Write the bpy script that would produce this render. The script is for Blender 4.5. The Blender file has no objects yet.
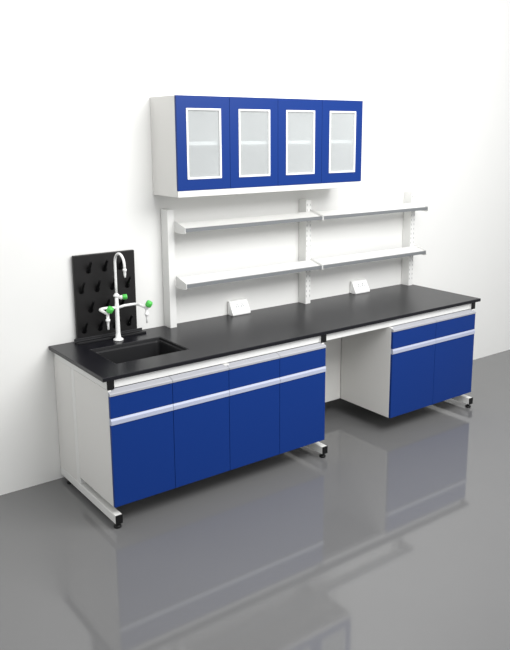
import bpy, bmesh, math
from mathutils import Vector, Matrix
S = bpy.context.scene
COL = S.collection

# ------------------------------------------------------------------ materials
def lin(c):
    return tuple(((v/255)/12.92 if v/255 <= .04045 else ((v/255+.055)/1.055)**2.4) for v in c) + (1,)
def mat(name, rgb, rough=.5, metal=0, spec=.5, noise=0, nscale=40, bump=0, coat=0):
    m = bpy.data.materials.new(name); m.use_nodes = True
    nt = m.node_tree; b = nt.nodes['Principled BSDF']
    c = lin(rgb)
    b.inputs['Base Color'].default_value = c
    b.inputs['Roughness'].default_value = rough
    b.inputs['Metallic'].default_value = metal
    b.inputs['Specular IOR Level'].default_value = spec
    if coat:
        b.inputs['Coat Weight'].default_value = coat; b.inputs['Coat Roughness'].default_value = .08
    tc = nt.nodes.new('ShaderNodeTexCoord')
    n = nt.nodes.new('ShaderNodeTexNoise'); n.inputs['Scale'].default_value = nscale; n.inputs['Detail'].default_value = 3
    nt.links.new(tc.outputs['Object'], n.inputs['Vector'])
    if noise:
        mx = nt.nodes.new('ShaderNodeMix'); mx.data_type = 'RGBA'
        mx.inputs[6].default_value = tuple(v*(1-noise) for v in c[:3])+(1,)
        mx.inputs[7].default_value = tuple(min(1, v*(1+noise)) for v in c[:3])+(1,)
        nt.links.new(n.outputs['Fac'], mx.inputs[0]); nt.links.new(mx.outputs[2], b.inputs['Base Color'])
    if bump:
        bp_ = nt.nodes.new('ShaderNodeBump'); bp_.inputs['Strength'].default_value = bump; bp_.inputs['Distance'].default_value = .002
        nt.links.new(n.outputs['Fac'], bp_.inputs['Height']); nt.links.new(bp_.outputs['Normal'], b.inputs['Normal'])
    return m
M = dict(
    wall=mat('white_wall_paint', (233, 233, 230), .8, spec=.2, noise=.01, nscale=6),
    floor=mat('grey_epoxy_floor', (112, 112, 112), .06, spec=.65, noise=.02, nscale=3),
    blue=mat('blue_laminate', (12, 50, 122), .38, spec=.2, noise=.02, nscale=60),
    body=mat('white_melamine', (224, 223, 219), .5, spec=.4, noise=.01),
    steel=mat('white_powder_coated_steel', (228, 228, 225), .4, spec=.5, noise=.01, nscale=90),
    alu=mat('anodised_aluminium', (178, 184, 204), .5, metal=.1, noise=.02, nscale=80),
    grip=mat('dull_aluminium', (172, 173, 178), .55, metal=.1, noise=.02, nscale=80),
    rail=mat('grey_shelf_extrusion', (124, 127, 129), .4, metal=.2, noise=.02, nscale=80),
    top=mat('black_epoxy_resin', (16, 16, 22), .3, spec=.33, noise=.06, nscale=120, bump=.03),
    sink=mat('black_polypropylene_sink', (24, 24, 26), .5, spec=.35, noise=.05, nscale=60),
    peg=mat('black_polypropylene_board', (26, 25, 25), .5, spec=.3, noise=.08, nscale=50),
    pegd=mat('black_peg_plastic', (9, 9, 10), .5, spec=.2, noise=.05, nscale=50),
    cap=mat('black_plastic_cap', (10, 10, 11), .5, spec=.3, noise=.05),
    white=mat('white_enamel', (244, 244, 242), .25, spec=.5, noise=.005),
    green=mat('green_plastic', (84, 196, 84), .3, spec=.5, noise=.03),
    dark=mat('grey_slot', (150, 152, 150), .7, noise=.03),
    socket=mat('white_socket_plastic', (242, 242, 240), .35, noise=.005),
    hole=mat('grey_socket_hole', (120, 124, 128), .6, noise=.02),
    metal=mat('hinge_steel', (170, 172, 176), .3, metal=.8, noise=.02),
)
def glass():
    m = bpy.data.materials.new('clear_cabinet_glass'); m.use_nodes = True
    nt = m.node_tree; nt.nodes.clear()
    o = nt.nodes.new('ShaderNodeOutputMaterial'); mx = nt.nodes.new('ShaderNodeMixShader')
    t = nt.nodes.new('ShaderNodeBsdfTransparent'); g = nt.nodes.new('ShaderNodeBsdfGlossy')
    t.inputs['Color'].default_value = (.95, .965, .965, 1); g.inputs['Roughness'].default_value = .05
    f = nt.nodes.new('ShaderNodeFresnel'); f.inputs['IOR'].default_value = 1.45
    nt.links.new(f.outputs[0], mx.inputs[0]); nt.links.new(t.outputs[0], mx.inputs[1]); nt.links.new(g.outputs[0], mx.inputs[2])
    # a light milky film on the pane, as the photographed panes have
    d = nt.nodes.new('ShaderNodeBsdfDiffuse'); d.inputs['Color'].default_value = (.90, .92, .92, 1)
    tl = nt.nodes.new('ShaderNodeBsdfTranslucent'); tl.inputs['Color'].default_value = (.86, .89, .90, 1)
    a1 = nt.nodes.new('ShaderNodeMixShader'); a1.inputs[0].default_value = .35
    nt.links.new(d.outputs[0], a1.inputs[1]); nt.links.new(tl.outputs[0], a1.inputs[2])
    a2 = nt.nodes.new('ShaderNodeMixShader'); a2.inputs[0].default_value = .38
    nt.links.new(mx.outputs[0], a2.inputs[1]); nt.links.new(a1.outputs[0], a2.inputs[2])
    nt.links.new(a2.outputs[0], o.inputs[0]); return m
M['glass'] = glass()

# ------------------------------------------------------------------ mesh helpers
def box(bm, x0, x1, y0, y1, z0, z1, mi=0):
    v = [bm.verts.new(p) for p in ((x0,y0,z0),(x1,y0,z0),(x1,y1,z0),(x0,y1,z0),(x0,y0,z1),(x1,y0,z1),(x1,y1,z1),(x0,y1,z1))]
    for q in ((0,3,2,1),(4,5,6,7),(0,1,5,4),(1,2,6,5),(2,3,7,6),(3,0,4,7)):
        bm.faces.new([v[i] for i in q]).material_index = mi
    return v
def lathe(bm, prof, origin=(0,0,0), axis=(0,0,1), n=24, mi=0):
    """prof: list of (radius, distance along axis)"""
    q = Vector((0,0,1)).rotation_difference(Vector(axis).normalized()); o = Vector(origin); rings = []
    for r, h in prof:
        rings.append([bm.verts.new(o + q @ Vector((r*math.cos(2*math.pi*i/n), r*math.sin(2*math.pi*i/n), h))) for i in range(n)])
    for a, b in zip(rings, rings[1:]):
        for i in range(n):
            f = bm.faces.new((a[i], a[(i+1) % n], b[(i+1) % n], b[i])); f.smooth = True; f.material_index = mi
    bm.faces.new(rings[0][::-1]).material_index = mi; bm.faces.new(rings[-1]).material_index = mi
def tube(bm, pts, r, n=14):
    pts = [Vector(p) for p in pts]; rings = []; prev = None
    for i, p in enumerate(pts):
        t = (pts[min(i+1, len(pts)-1)] - pts[max(i-1, 0)]).normalized()
        if prev is None:
            u = t.orthogonal().normalized()
        else:
            u = (prev - t*prev.dot(t)).normalized()
        prev = u; w = t.cross(u)
        rr = r[i] if isinstance(r, (list, tuple)) else r
        rings.append([bm.verts.new(p + (u*math.cos(2*math.pi*k/n) + w*math.sin(2*math.pi*k/n))*rr) for k in range(n)])
    for a, b in zip(rings, rings[1:]):
        for k in range(n):
            bm.faces.new((a[k], a[(k+1) % n], b[(k+1) % n], b[k])).smooth = True
    bm.faces.new(rings[0][::-1]); bm.faces.new(rings[-1])
def prism(bm, poly, x0, x1, mi=0):
    """poly in (y, z), extruded along x"""
    a = [bm.verts.new((x0, y, z)) for y, z in poly]; b = [bm.verts.new((x1, y, z)) for y, z in poly]
    n = len(poly)
    bm.faces.new(a).material_index = mi; bm.faces.new(b[::-1]).material_index = mi
    for i in range(n):
        bm.faces.new((a[i], b[i], b[(i+1) % n], a[(i+1) % n])).material_index = mi
def obj(name, bm, mats, parent=None, bevel=0, seg=2):
    """the mesh is written in place coordinates; it is stored relative to its thing's base"""
    bmesh.ops.recalc_face_normals(bm, faces=bm.faces)
    off = Vector((0,0,0)); p = parent
    while p: off += p.location; p = p.parent
    bmesh.ops.translate(bm, verts=bm.verts, vec=-off)
    me = bpy.data.meshes.new(name); bm.to_mesh(me); bm.free()
    for m in (mats if isinstance(mats, (list, tuple)) else [mats]): me.materials.append(m)
    o = bpy.data.objects.new(name, me); COL.objects.link(o)
    if parent: o.parent = parent
    if bevel:
        b = o.modifiers.new('bevel', 'BEVEL'); b.width = bevel; b.segments = seg; b.limit_method = 'ANGLE'; b.angle_limit = math.radians(40)
    return o
def bx(name, dims, m, parent=None, bevel=.0012):
    bm = bmesh.new(); box(bm, *dims); return obj(name, bm, m, parent, bevel)
def thing(name, label, cat, loc, group=None):
    o = bpy.data.objects.new(name, None); COL.objects.link(o); o.empty_display_size = .1
    o.location = loc; o['label'] = label; o['category'] = cat
    if group: o['group'] = group
    return o
def dup(root, loc, label):
    r = root.copy(); COL.objects.link(r); r.location = loc; r['label'] = label
    for ch in list(root.children):
        c = ch.copy(); COL.objects.link(c); c.parent = r
        for g in list(ch.children):
            d = g.copy(); COL.objects.link(d); d.parent = c
    return r

# ------------------------------------------------------------------ the setting
def struct(name, dims, m):
    o = bx(name, dims, m, None, 0); o['kind'] = 'structure'; return o
struct('floor', (-6, 9, -8, 0, -.1, 0), M['floor'])
struct('wall_back', (-6, 9, 0, .15, -.1, 3.6), M['wall'])

# ------------------------------------------------------------------ bench frame
FX = [(.013, .053), (1.476, 1.518), (2.968, 3.010)]
fr = thing('bench_frame', 'white square-tube steel bench frame with black end caps and feet under the black worktop', 'frame', (1.5, -.4, 0))
for a, b in FX:
    o = bx('foot_bar', (a, b, -.765, -.01, .03, .08), M['steel'], fr, .003)
    bx('end_cap', (a, b, -.772, -.765, .03, .08), M['cap'], o, .002)['label'] = 'black end cap'
    for y in (-.745, -.10):
        bm = bmesh.new(); c = (a+b)/2
        lathe(bm, [(.019, 0), (.021, .003), (.021, .012), (.012, .016), (.009, .018), (.009, .0305)], (c, y, 0), n=20)
        obj('foot_pad', bm, M['cap'], o)['label'] = 'black levelling foot'
    py = -.305 if a < .1 else -.243
    bx('post', (a, b, py, py+.045, .08, .777), M['steel'], fr, .003)
    o = bx('arm', (a, b, -.738, -.02, .777, .827), M['steel'], fr, .003)
    bx('end_cap', (a, b, -.745, -.738, .777, .827), M['cap'], o, .002)['label'] = 'black end cap'
for a, b in ((.053, 1.476), (1.518, 2.968)):
    bx('front_rail', (a, b, -.728, -.688, .778, .827), M['steel'], fr, .002)
    bx('rear_rail', (a, b, -.06, -.02, .778, .827), M['steel'], fr, .002)
bx('kneehole_panel', (1.518, 2.103, -.252, -.238, .125, .777), M['body'], fr)
bx('end_panel', (.0135, .031, -.259, -.004, .081, .777), M['body'], fr)
bx('end_panel', (2.99, 3.006, -.203, -.004, .08, .777), M['body'], fr)

# ------------------------------------------------------------------ worktop with the sink cut-out
SX0, SX1, SY0, SY1 = .150, .612, -.567, -.222      # outer edge of the recessed lip
bm = bmesh.new()
xs = [-.012, SX0, SX1, 3.065]; ys = [-.75, SY0, SY1, -.002]; z0, z1 = .827, .85
def grid(z, flip):
    vs = [[bm.verts.new((x, y, z)) for x in xs] for y in ys]
    for j in range(3):
        for i in range(3):
            if i == 1 and j == 1: continue
            f = [vs[j][i], vs[j][i+1], vs[j+1][i+1], vs[j+1][i]]
            bm.faces.new(f[::-1] if flip else f)
    return vs
lo, hi = grid(z0, True), grid(z1, False)
def side(seq):
    for (j, i), (j2, i2) in zip(seq, seq[1:]+seq[:1]):
        bm.faces.new((lo[j][i], lo[j2][i2], hi[j2][i2], hi[j][i]))
side([(0,0),(0,1),(0,2),(0,3),(1,3),(2,3),(3,3),(3,2),(3,1),(3,0),(2,0),(1,0)])
side([(1,1),(2,1),(2,2),(1,2)])
wt = obj('worktop', bm, M['top'], None, .003)
wt['label'] = 'long black resin worktop running the whole length of the bench'; wt['category'] = 'worktop'

# sink
sk = thing('sink', 'black rectangular inset sink at the left end of the worktop', 'sink', (.38, -.39, .56))
bm = bmesh.new()
def ring_loop(x0, x1, y0, y1, z, r=0, n=5):
    pts = []
    for cx, cy, a0 in ((x1-r, y1-r, 0), (x0+r, y1-r, 90), (x0+r, y0+r, 180), (x1-r, y0+r, 270)):
        for k in range(n):
            a = math.radians(a0 + 90*k/(n-1))
            pts.append(bm.verts.new((cx + r*math.cos(a), cy + r*math.sin(a), z)))
    return pts
g = .001
L = [ring_loop(SX0+g, SX1-g, SY0+g, SY1-g, .842, .002),
     ring_loop(SX0+g, SX1-g, SY0+g, SY1-g, .8485, .002),
     ring_loop(SX0+.006, SX1-.006, SY0+.006, SY1-.006, .8485, .006),
     ring_loop(SX0+.008, SX1-.008, SY0+.008, SY1-.008, .836, .006),
     ring_loop(SX0+.018, SX1-.018, SY0+.016, SY1-.016, .834, .018),
     ring_loop(SX0+.021, SX1-.021, SY0+.018, SY1-.019, .824, .02),
     ring_loop(SX0+.045, SX1-.045, SY0+.041, SY1-.043, .60, .03),
     ring_loop(SX0+.065, SX1-.065, SY0+.061, SY1-.063, .58, .03),
     ]
for a, b in zip(L, L[1:]):
    n = len(a)
    for i in range(n):
        f = bm.faces.new((a[i], a[(i+1) % n], b[(i+1) % n], b[i]))
bm.faces.new(L[-1])
obj('basin', bm, M['sink'], sk)
bm = bmesh.new(); lathe(bm, [(.04, 0), (.04, .003), (.034, .005), (.03, .002), (.005, .001)], (.38, -.39, .58), n=28)
obj('drain', bm, M['pegd'], sk)

# ------------------------------------------------------------------ base cabinets
def base_cabinet(x0, x1, n, yb, zb, label):
    t = thing('base_cabinet', label, 'cabinet', ((x0+x1)/2, -.5, .125))
    bm = bmesh.new()
    yf = -.747
    box(bm, x0, x0+.018, yf, yb, .125, .776); box(bm, x1-.018, x1, yf, yb, .125, .776)
    box(bm, x0+.018, x1-.018, yf+.002, yb, .125, .143)
    box(bm, x0+.018, x1-.018, yb-.012, yb, .143, zb)
    for k in range(2, n, 2):
        xm = x0 + (x1-x0)*k/n
        box(bm, xm-.016, xm+.016, yf+.002, yb-.012, .143, .776 if n < 3 or xm > .63 else .56)
    obj('carcass', bm, M['body'], t, .001)
    w = (x1-x0)/n; gp = .0012
    for k in range(n):
        a, b = x0+w*k+gp, x0+w*(k+1)-gp
        d = bx('drawer', (a, b, -.765, -.747, .6275, .747), M['blue'], t, .001)
        # folded aluminium grip along the top of the drawer front
        bm = bmesh.new(); prism(bm, [(-.7655, .7475), (-.769, .749), (-.769, .760), (-.764, .764), (-.730, .776), (-.730, .771), (-.748, .763), (-.748, .7475)], a, b)
        obj('handle', bm, M['grip'], d)['label'] = 'silver grip strip'
        d = bx('door', (a, b, -.765, -.747, .127, .5885), M['blue'], t, .001)
        bm = bmesh.new(); prism(bm, [(-.7655, .589), (-.770, .592), (-.770, .614), (-.764, .6255), (-.748, .6265), (-.748, .589)], a, b)
        obj('handle', bm, M['alu'], d)['label'] = 'silver grip strip'
    return t
base_cabinet(.0135, 1.4966, 4, -.307, .56, 'wide blue-fronted base cabinet with four doors and four drawers under the sink end')
base_cabinet(2.104, 2.991, 2, -.254, .776, 'narrow blue-fronted base cabinet with two doors and two drawers at the right end')

# ------------------------------------------------------------------ wall cabinet
X0, X1, Z0, ZD, Z1, YF = .718, 2.2114, 1.703, 1.741, 2.293, -.312
wc = thing('wall_cabinet', 'blue and white wall cabinet with four glazed doors hung above the shelves', 'cabinet', ((X0+X1)/2, -.15, Z0))
bm = bmesh.new(); yd = YF+.018; th = .018
box(bm, X0, X0+th, yd, -.001, Z0, Z1); box(bm, X1-th, X1, yd, -.001, Z0, Z1)
box(bm, X0+th, X1-th, yd, -.001, Z1-th, Z1); box(bm, X0+th, X1-th, yd, -.001, Z0+.02, Z0+.038)
box(bm, X0+th, X1-th, -.01, -.001, Z0+.038, Z1-th)
xm = (X0+X1)/2
box(bm, xm-.018, xm+.018, yd+.002, -.01, Z0+.038, Z1-th)
obj('carcass', bm, M['body'], wc, .001)
bx('bottom_rail', (X0, X1, YF+.001, yd, Z0, ZD-.001), M['body'], wc, .002)
for a, b in ((X0+th, xm-.018), (xm+.018, X1-th)):
    bx('shelf', (a, b, yd+.012, -.01, 2.006, 2.028), M['white'], wc)
w = (X1-X0)/4
for k in range(4):
    a, b = X0+w*k+.001, X0+w*(k+1)-.001
    wa, wb, wz0, wz1 = a+.0645, b-.0625, 1.807, 2.222
    bm = bmesh.new()
    o_ = [(a, ZD), (b, ZD), (b, Z1), (a, Z1)]; i_ = [(wa, wz0), (wb, wz0), (wb, wz1), (wa, wz1)]
    vv = {}
    for y in (YF, yd-.0005):
        vv[y] = ([bm.verts.new((x, y, z)) for x, z in o_], [bm.verts.new((x, y, z)) for x, z in i_])
        for i in range(4):
            j = (i+1) % 4; bm.faces.new((vv[y][0][i], vv[y][0][j], vv[y][1][j], vv[y][1][i]))
    (fo, fi), (bo, bi) = vv[YF], vv[yd-.0005]
    for i in range(4):
        j = (i+1) % 4; bm.faces.new((fo[i], fo[j], bo[j], bo[i])); bm.faces.new((fi[i], fi[j], bi[j], bi[i]))
    d = obj('door', bm, M['blue'], wc, .001)
    bm = bmesh.new(); f = .011; y0, y1 = YF-.003, yd-.002; e = .0005
    A, B_, C_, D_ = wa+e, wb-e, wz0+e, wz1-e
    box(bm, A, B_, y0, y1, C_, C_+f); box(bm, A, B_, y0, y1, D_-f, D_)
    box(bm, A, A+f, y0, y1, C_+f, D_-f); box(bm, B_-f, B_, y0, y1, C_+f, D_-f)
    fo = obj('window_frame', bm, M['white'], d, .001); fo['label'] = 'white window frame'
    bx('pane', (A+f+.0003, B_-f-.0003, YF+.006, YF+.010, C_+f+.0003, D_-f-.0003), M['glass'], d, 0)['label'] = 'clear glass pane'

# ------------------------------------------------------------------ uprights and reagent shelves
UX = [.766, 1.8965, 2.995]; UW = .046; UZ = 1.611
lab = ['white slotted steel upright standing beside the pegboard, left end of the shelves',
       'white slotted steel upright in the middle where the shelves meet',
       'white slotted steel upright at the right end of the worktop']
for i, x in enumerate(UX):
    t = thing('shelf_upright', lab[i], 'upright', (x+UW/2, -.045, .85), 'uprights on the back of the worktop')
    bm = bmesh.new(); box(bm, x, x+UW, -.086, -.004, .8505, UZ)
    for k in range(19 if i else 0):
        z = .90 + k*.037
        for xx in (x+.006, x+UW-.010):
            box(bm, xx, xx+.004, -.0868, -.0855, z, z+.016, 1)
    obj('column', bm, [M['steel'], M['dark']], t)
def shelf(x0, x1, z, label):
    t = thing('reagent_shelf', label, 'shelf', ((x0+x1)/2, -.14, z), 'reagent shelves between the uprights')
    yb, yf = -.088, -.200
    # board slopes a little down to the front, as in the photograph
    bm = bmesh.new(); prism(bm, [(yb, z+.026), (yf, z-.003), (yf, z-.013), (yb, z+.016)], x0+.004, x1-.004)
    obj('shelf_board', bm, M['steel'], t, .001)
    bm = bmesh.new(); prism(bm, [(yf-.001, z+.001), (yf-.014, z-.001), (yf-.014, z-.022), (yf-.010, z-.022), (yf-.010, z-.008), (yf-.001, z-.006)], x0+.004, x1-.004)
    prism(bm, [(yf-.004, z-.012), (yf-.0138, z-.012), (yf-.0138, z-.021), (yf-.004, z-.021)], x0+.006, x1-.006)
    obj('front_lip', bm, M['rail'], t)['label'] = 'grey aluminium front lip'
    for a in (x0, x1-.0035):
        bm = bmesh.new(); prism(bm, [(yb, z+.038), (yb-.012, z+.038), (yf-.016, z+.006), (yf-.018, z-.028), (yf-.006, z-.034), (yb, z-.034)], a, a+.0035)
        obj('bracket', bm, M['steel'], t)
    return t
ZT, ZB = 1.500, 1.148
shelf(.8135, 1.941, ZT, 'upper left shelf under the wall cabinet, over the sloped socket box')
shelf(1.9445, 3.047, ZT, 'upper right shelf, reaching out past the right upright')
shelf(.8135, 1.941, ZB, 'lower left shelf, just above the left sloped socket box')
shelf(1.9445, 3.047, ZB, 'lower right shelf, just above the right sloped socket box')

# ------------------------------------------------------------------ socket boxes
def socket(x0, x1, label, plate_rot=0):
    t = thing('socket_box', label, 'socket', ((x0+x1)/2, -.04, .85), 'socket boxes on the worktop')
    bm = bmesh.new(); prism(bm, [(-.006, .8505), (-.070, .8505), (-.072, .862), (-.026, .945), (-.010, .948), (-.006, .944)], x0, x1)
    obj('housing', bm, M['socket'], t, .003)
    # sloped face frame: from (-.072,.862) to (-.026,.945)
    p0 = Vector((0, -.072, .862)); d = Vector((0, .046, .083)); L_ = d.length; u = d.normalized(); n = Vector((0, -u.z, u.y))
    def slab(bm, xa, xb, s0, s1, h0, h1):
        v = []
        for h in (h0, h1):
            for (xx, s) in ((xa, s0), (xb, s0), (xb, s1), (xa, s1)):
                q = p0 + u*s + n*h; v.append(bm.verts.new((xx, q.y, q.z)))
        for q in ((0,1,2,3),(4,5,6,7),(0,1,5,4),(1,2,6,5),(2,3,7,6),(3,0,4,7)): bm.faces.new([v[i] for i in q])
    w = x1-x0
    bm = bmesh.new(); slab(bm, x0+.010, x1-.010, .012, L_-.010, -.001, .003)
    pl = obj('face_plate', bm, M['white'], t, .0012)
    for c in (.36, .64):
        bm = bmesh.new(); cx = x0+w*c
        slab(bm, cx-.011, cx-.007, L_*.42, L_*.60, .002, .0036); slab(bm, cx+.007, cx+.011, L_*.42, L_*.60, .002, .0036)
        slab(bm, cx-.003, cx+.003, L_*.62, L_*.72, .002, .0036)
        obj('outlet', bm, M['hole'], pl)['label'] = 'grey outlet slots'
    return t
socket(1.262, 1.412, 'white sloped socket box on the worktop under the left shelves')
socket(2.415, 2.570, 'white sloped socket box on the worktop under the right shelves')

# ------------------------------------------------------------------ pegboard
pb = thing('pegboard', 'black drying pegboard with slanted pegs standing behind the sink tap', 'pegboard', (.36, -.02, .85))
bx('board', (.160, .556, -.033, -.008, .8505, 1.373), M['peg'], pb, .003)
for z, xsr in ((1.283, (.25, .353, .456)), (1.164, (.199, .299, .399, .50)), (1.042, (.252, .353, .456)), (.920, (.204, .306, .406, .50))):
    for x in xsr:
        bm = bmesh.new()
        y0 = -.033; ax = Vector((0, -.62, .785)).normalized()
        lathe(bm, [(.013, -.004), (.011, .006), (.0085, .03), (.0075, .072), (.005, .078)], (x, y0, z-.006), ax, n=14)
        lathe(bm, [(.017, -.001), (.017, .002), (.013, .004)], (x, y0, z-.006), (0, -1, 0), n=18)
        obj('peg', bm, M['pegd'], pb)
bm = bmesh.new()
prism(bm, [(-.034, .8505), (-.034, .874), (-.042, .874), (-.044, .858), (-.090, .856), (-.092, .864), (-.098, .864), (-.098, .8505)], .135, .585)
obj('drip_tray', bm, M['sink'], pb, .002)

# ------------------------------------------------------------------ laboratory tap
FXC, FYC = .375, -.135
fa = thing('laboratory_tap', 'white gooseneck laboratory tap with two side arms and green knobs', 'tap', (FXC, FYC, .85))
bm = bmesh.new()
lathe(bm, [(.031, .8505), (.031, .856), (.026, .861), (.017, .866), (.0138, .90), (.0125, 1.03), (.0125, 1.075), (.011, 1.08), (.011, 1.118)], (FXC, FYC, 0), n=28)
obj('column', bm, M['white'], fa)
bm = bmesh.new(); lathe(bm, [(.0125, 1.118), (.0185, 1.121), (.0185, 1.130), (.013, 1.134), (.0098, 1.140)], (FXC, FYC, 0), n=24)
obj('collar', bm, M['white'], fa)
R_ = .062; zc = 1.325
pts = [(FXC, FYC, 1.136), (FXC, FYC, 1.2), (FXC, FYC, 1.27)] + [(FXC, FYC-R_+R_*math.cos(a), zc+R_*math.sin(a)) for a in [math.pi*k/18 for k in range(19)]] + [(FXC, FYC-2*R_-.002, 1.305)]
bm = bmesh.new(); tube(bm, pts, .0078)
nk = obj('gooseneck', bm, M['white'], fa)
bm = bmesh.new(); lathe(bm, [(.0078, 0), (.0115, -.003), (.0115, -.012), (.008, -.016), (.0075, -.035), (.005, -.052), (.0035, -.053)][::-1], (FXC, FYC-2*R_-.002, 1.308), n=20)
obj('nozzle', bm, M['white'], nk)
# upper hand wheel, pointing right and towards the room
def knob(parent, o, ax, s=1.0):
    bm = bmesh.new(); n = 24; q = Vector((0,0,1)).rotation_difference(Vector(ax).normalized()); o = Vector(o); rings = []
    for rr, h, w_ in ((.008, 0, 0), (.017, .002, .5), (.0185, .006, 1), (.0185, .024, 1), (.016, .029, .6), (.008, .031, 0)):
        ring = []
        for i in range(n):
            a = 2*math.pi*i/n; r = s*(rr - w_*.0022*(.5-.5*math.cos(6*a)))
            ring.append(bm.verts.new(o + q @ Vector((r*math.cos(a), r*math.sin(a), h*s))))
        rings.append(ring)
    for a_, b_ in zip(rings, rings[1:]):
        for i in range(n): bm.faces.new((a_[i], a_[(i+1) % n], b_[(i+1) % n], b_[i])).smooth = True
    bm.faces.new(rings[0][::-1]); bm.faces.new(rings[-1])
    obj('knob', bm, M['green'], parent)['label'] = 'green knob'
ax = Vector((.80, -.45, .10)).normalized(); o0 = Vector((FXC, FYC, 1.112))
bm = bmesh.new(); lathe(bm, [(.008, .005), (.008, .020), (.013, .024), (.013, .036), (.007, .040)], o0, ax, n=20)
v = obj('valve_stem', bm, M['white'], fa)
knob(v, o0 + ax*.036, ax, .92)
# side arms: out along the bench, then bent forward over the sink
for s, reach in ((-1, .119), (1, .133)):
    zz = 1.058; pts = [(FXC+s*.008, FYC, zz-.006), (FXC+s*.05, FYC, zz), (FXC+s*(reach-.03), FYC, zz)]
    for k in range(1, 7):
        a = math.pi/2*k/6
        pts.append((FXC+s*(reach-.03+.03*math.sin(a)), FYC-.03+.03*math.cos(a), zz))
    pts.append((FXC+s*reach, FYC-.118, zz-.004))
    bm = bmesh.new(); tube(bm, pts, .0085)
    arm = obj('side_arm', bm, M['white'], fa)
    e = Vector((FXC+s*reach, FYC-.125, zz-.004))
    bm = bmesh.new(); lathe(bm, [(.006, -.092), (.004, -.093)][::-1] + [(.0065, -.06), (.009, -.045), (.013, -.042), (.013, -.032), (.0085, -.028), (.0095, -.004), (.013, 0), (.011, .010), (.004, .012)], e, n=20)
    obj('valve', bm, M['white'], arm)
    ka = Vector((.30, -.42, .80)).normalized()
    bm = bmesh.new(); lathe(bm, [(.006, 0), (.006, .014), (.009, .018), (.009, .022)], e, ka, n=16)
    obj('valve_stem', bm, M['white'], arm)
    knob(arm, e + ka*.014, ka, 1.12)

# ------------------------------------------------------------------ light
w = bpy.data.worlds.new('World'); S.world = w; w.use_nodes = True
bg = w.node_tree.nodes['Background']; bg.inputs[0].default_value = (.98, .985, 1, 1); bg.inputs[1].default_value = .57
def area(name, loc, target, size, power, col=(1, 1, 1)):
    l = bpy.data.lights.new(name, 'AREA'); l.shape = 'RECTANGLE'; l.size, l.size_y = size; l.energy = power; l.color = col
    o = bpy.data.objects.new(name, l); COL.objects.link(o); o.location = loc
    o.rotation_euler = (Vector(target)-Vector(loc)).to_track_quat('-Z', 'Y').to_euler(); return o
area('ceiling_light', (1.7, -3.0, 3.4), (1.4, 0, 1.5), (3.0, 1.8), 98)

# ------------------------------------------------------------------ camera
cam = bpy.data.cameras.new('camera'); co = bpy.data.objects.new('camera', cam); COL.objects.link(co); S.camera = co
Y, P, R, F, SX, SY = math.radians(-36.8242), math.radians(-11.8503), math.radians(-.2063), 741.3346, 9.1314, -35.6496
fwd = Vector((-math.sin(Y)*math.cos(P), math.cos(Y)*math.cos(P), math.sin(P)))
right = Vector((math.cos(Y), math.sin(Y), 0)); up = right.cross(fwd)
r2 = right*math.cos(R) + up*math.sin(R); u2 = -right*math.sin(R) + up*math.cos(R)
mx = Matrix((r2, u2, -fwd)).transposed().to_4x4(); mx.translation = Vector((-1.5171, -4.1441, 2.0723))
co.matrix_world = mx
cam.sensor_fit = 'VERTICAL'; cam.sensor_height = 36; cam.lens = F*36/650
cam.shift_x = -(SX+.4)/650; cam.shift_y = SY/650
cam.clip_start = .05

S.view_settings.view_transform = 'Standard'; S.view_settings.look = 'None'; S.view_settings.gamma = 1
S.view_settings.use_curve_mapping = False; S.view_settings.exposure = 0.64
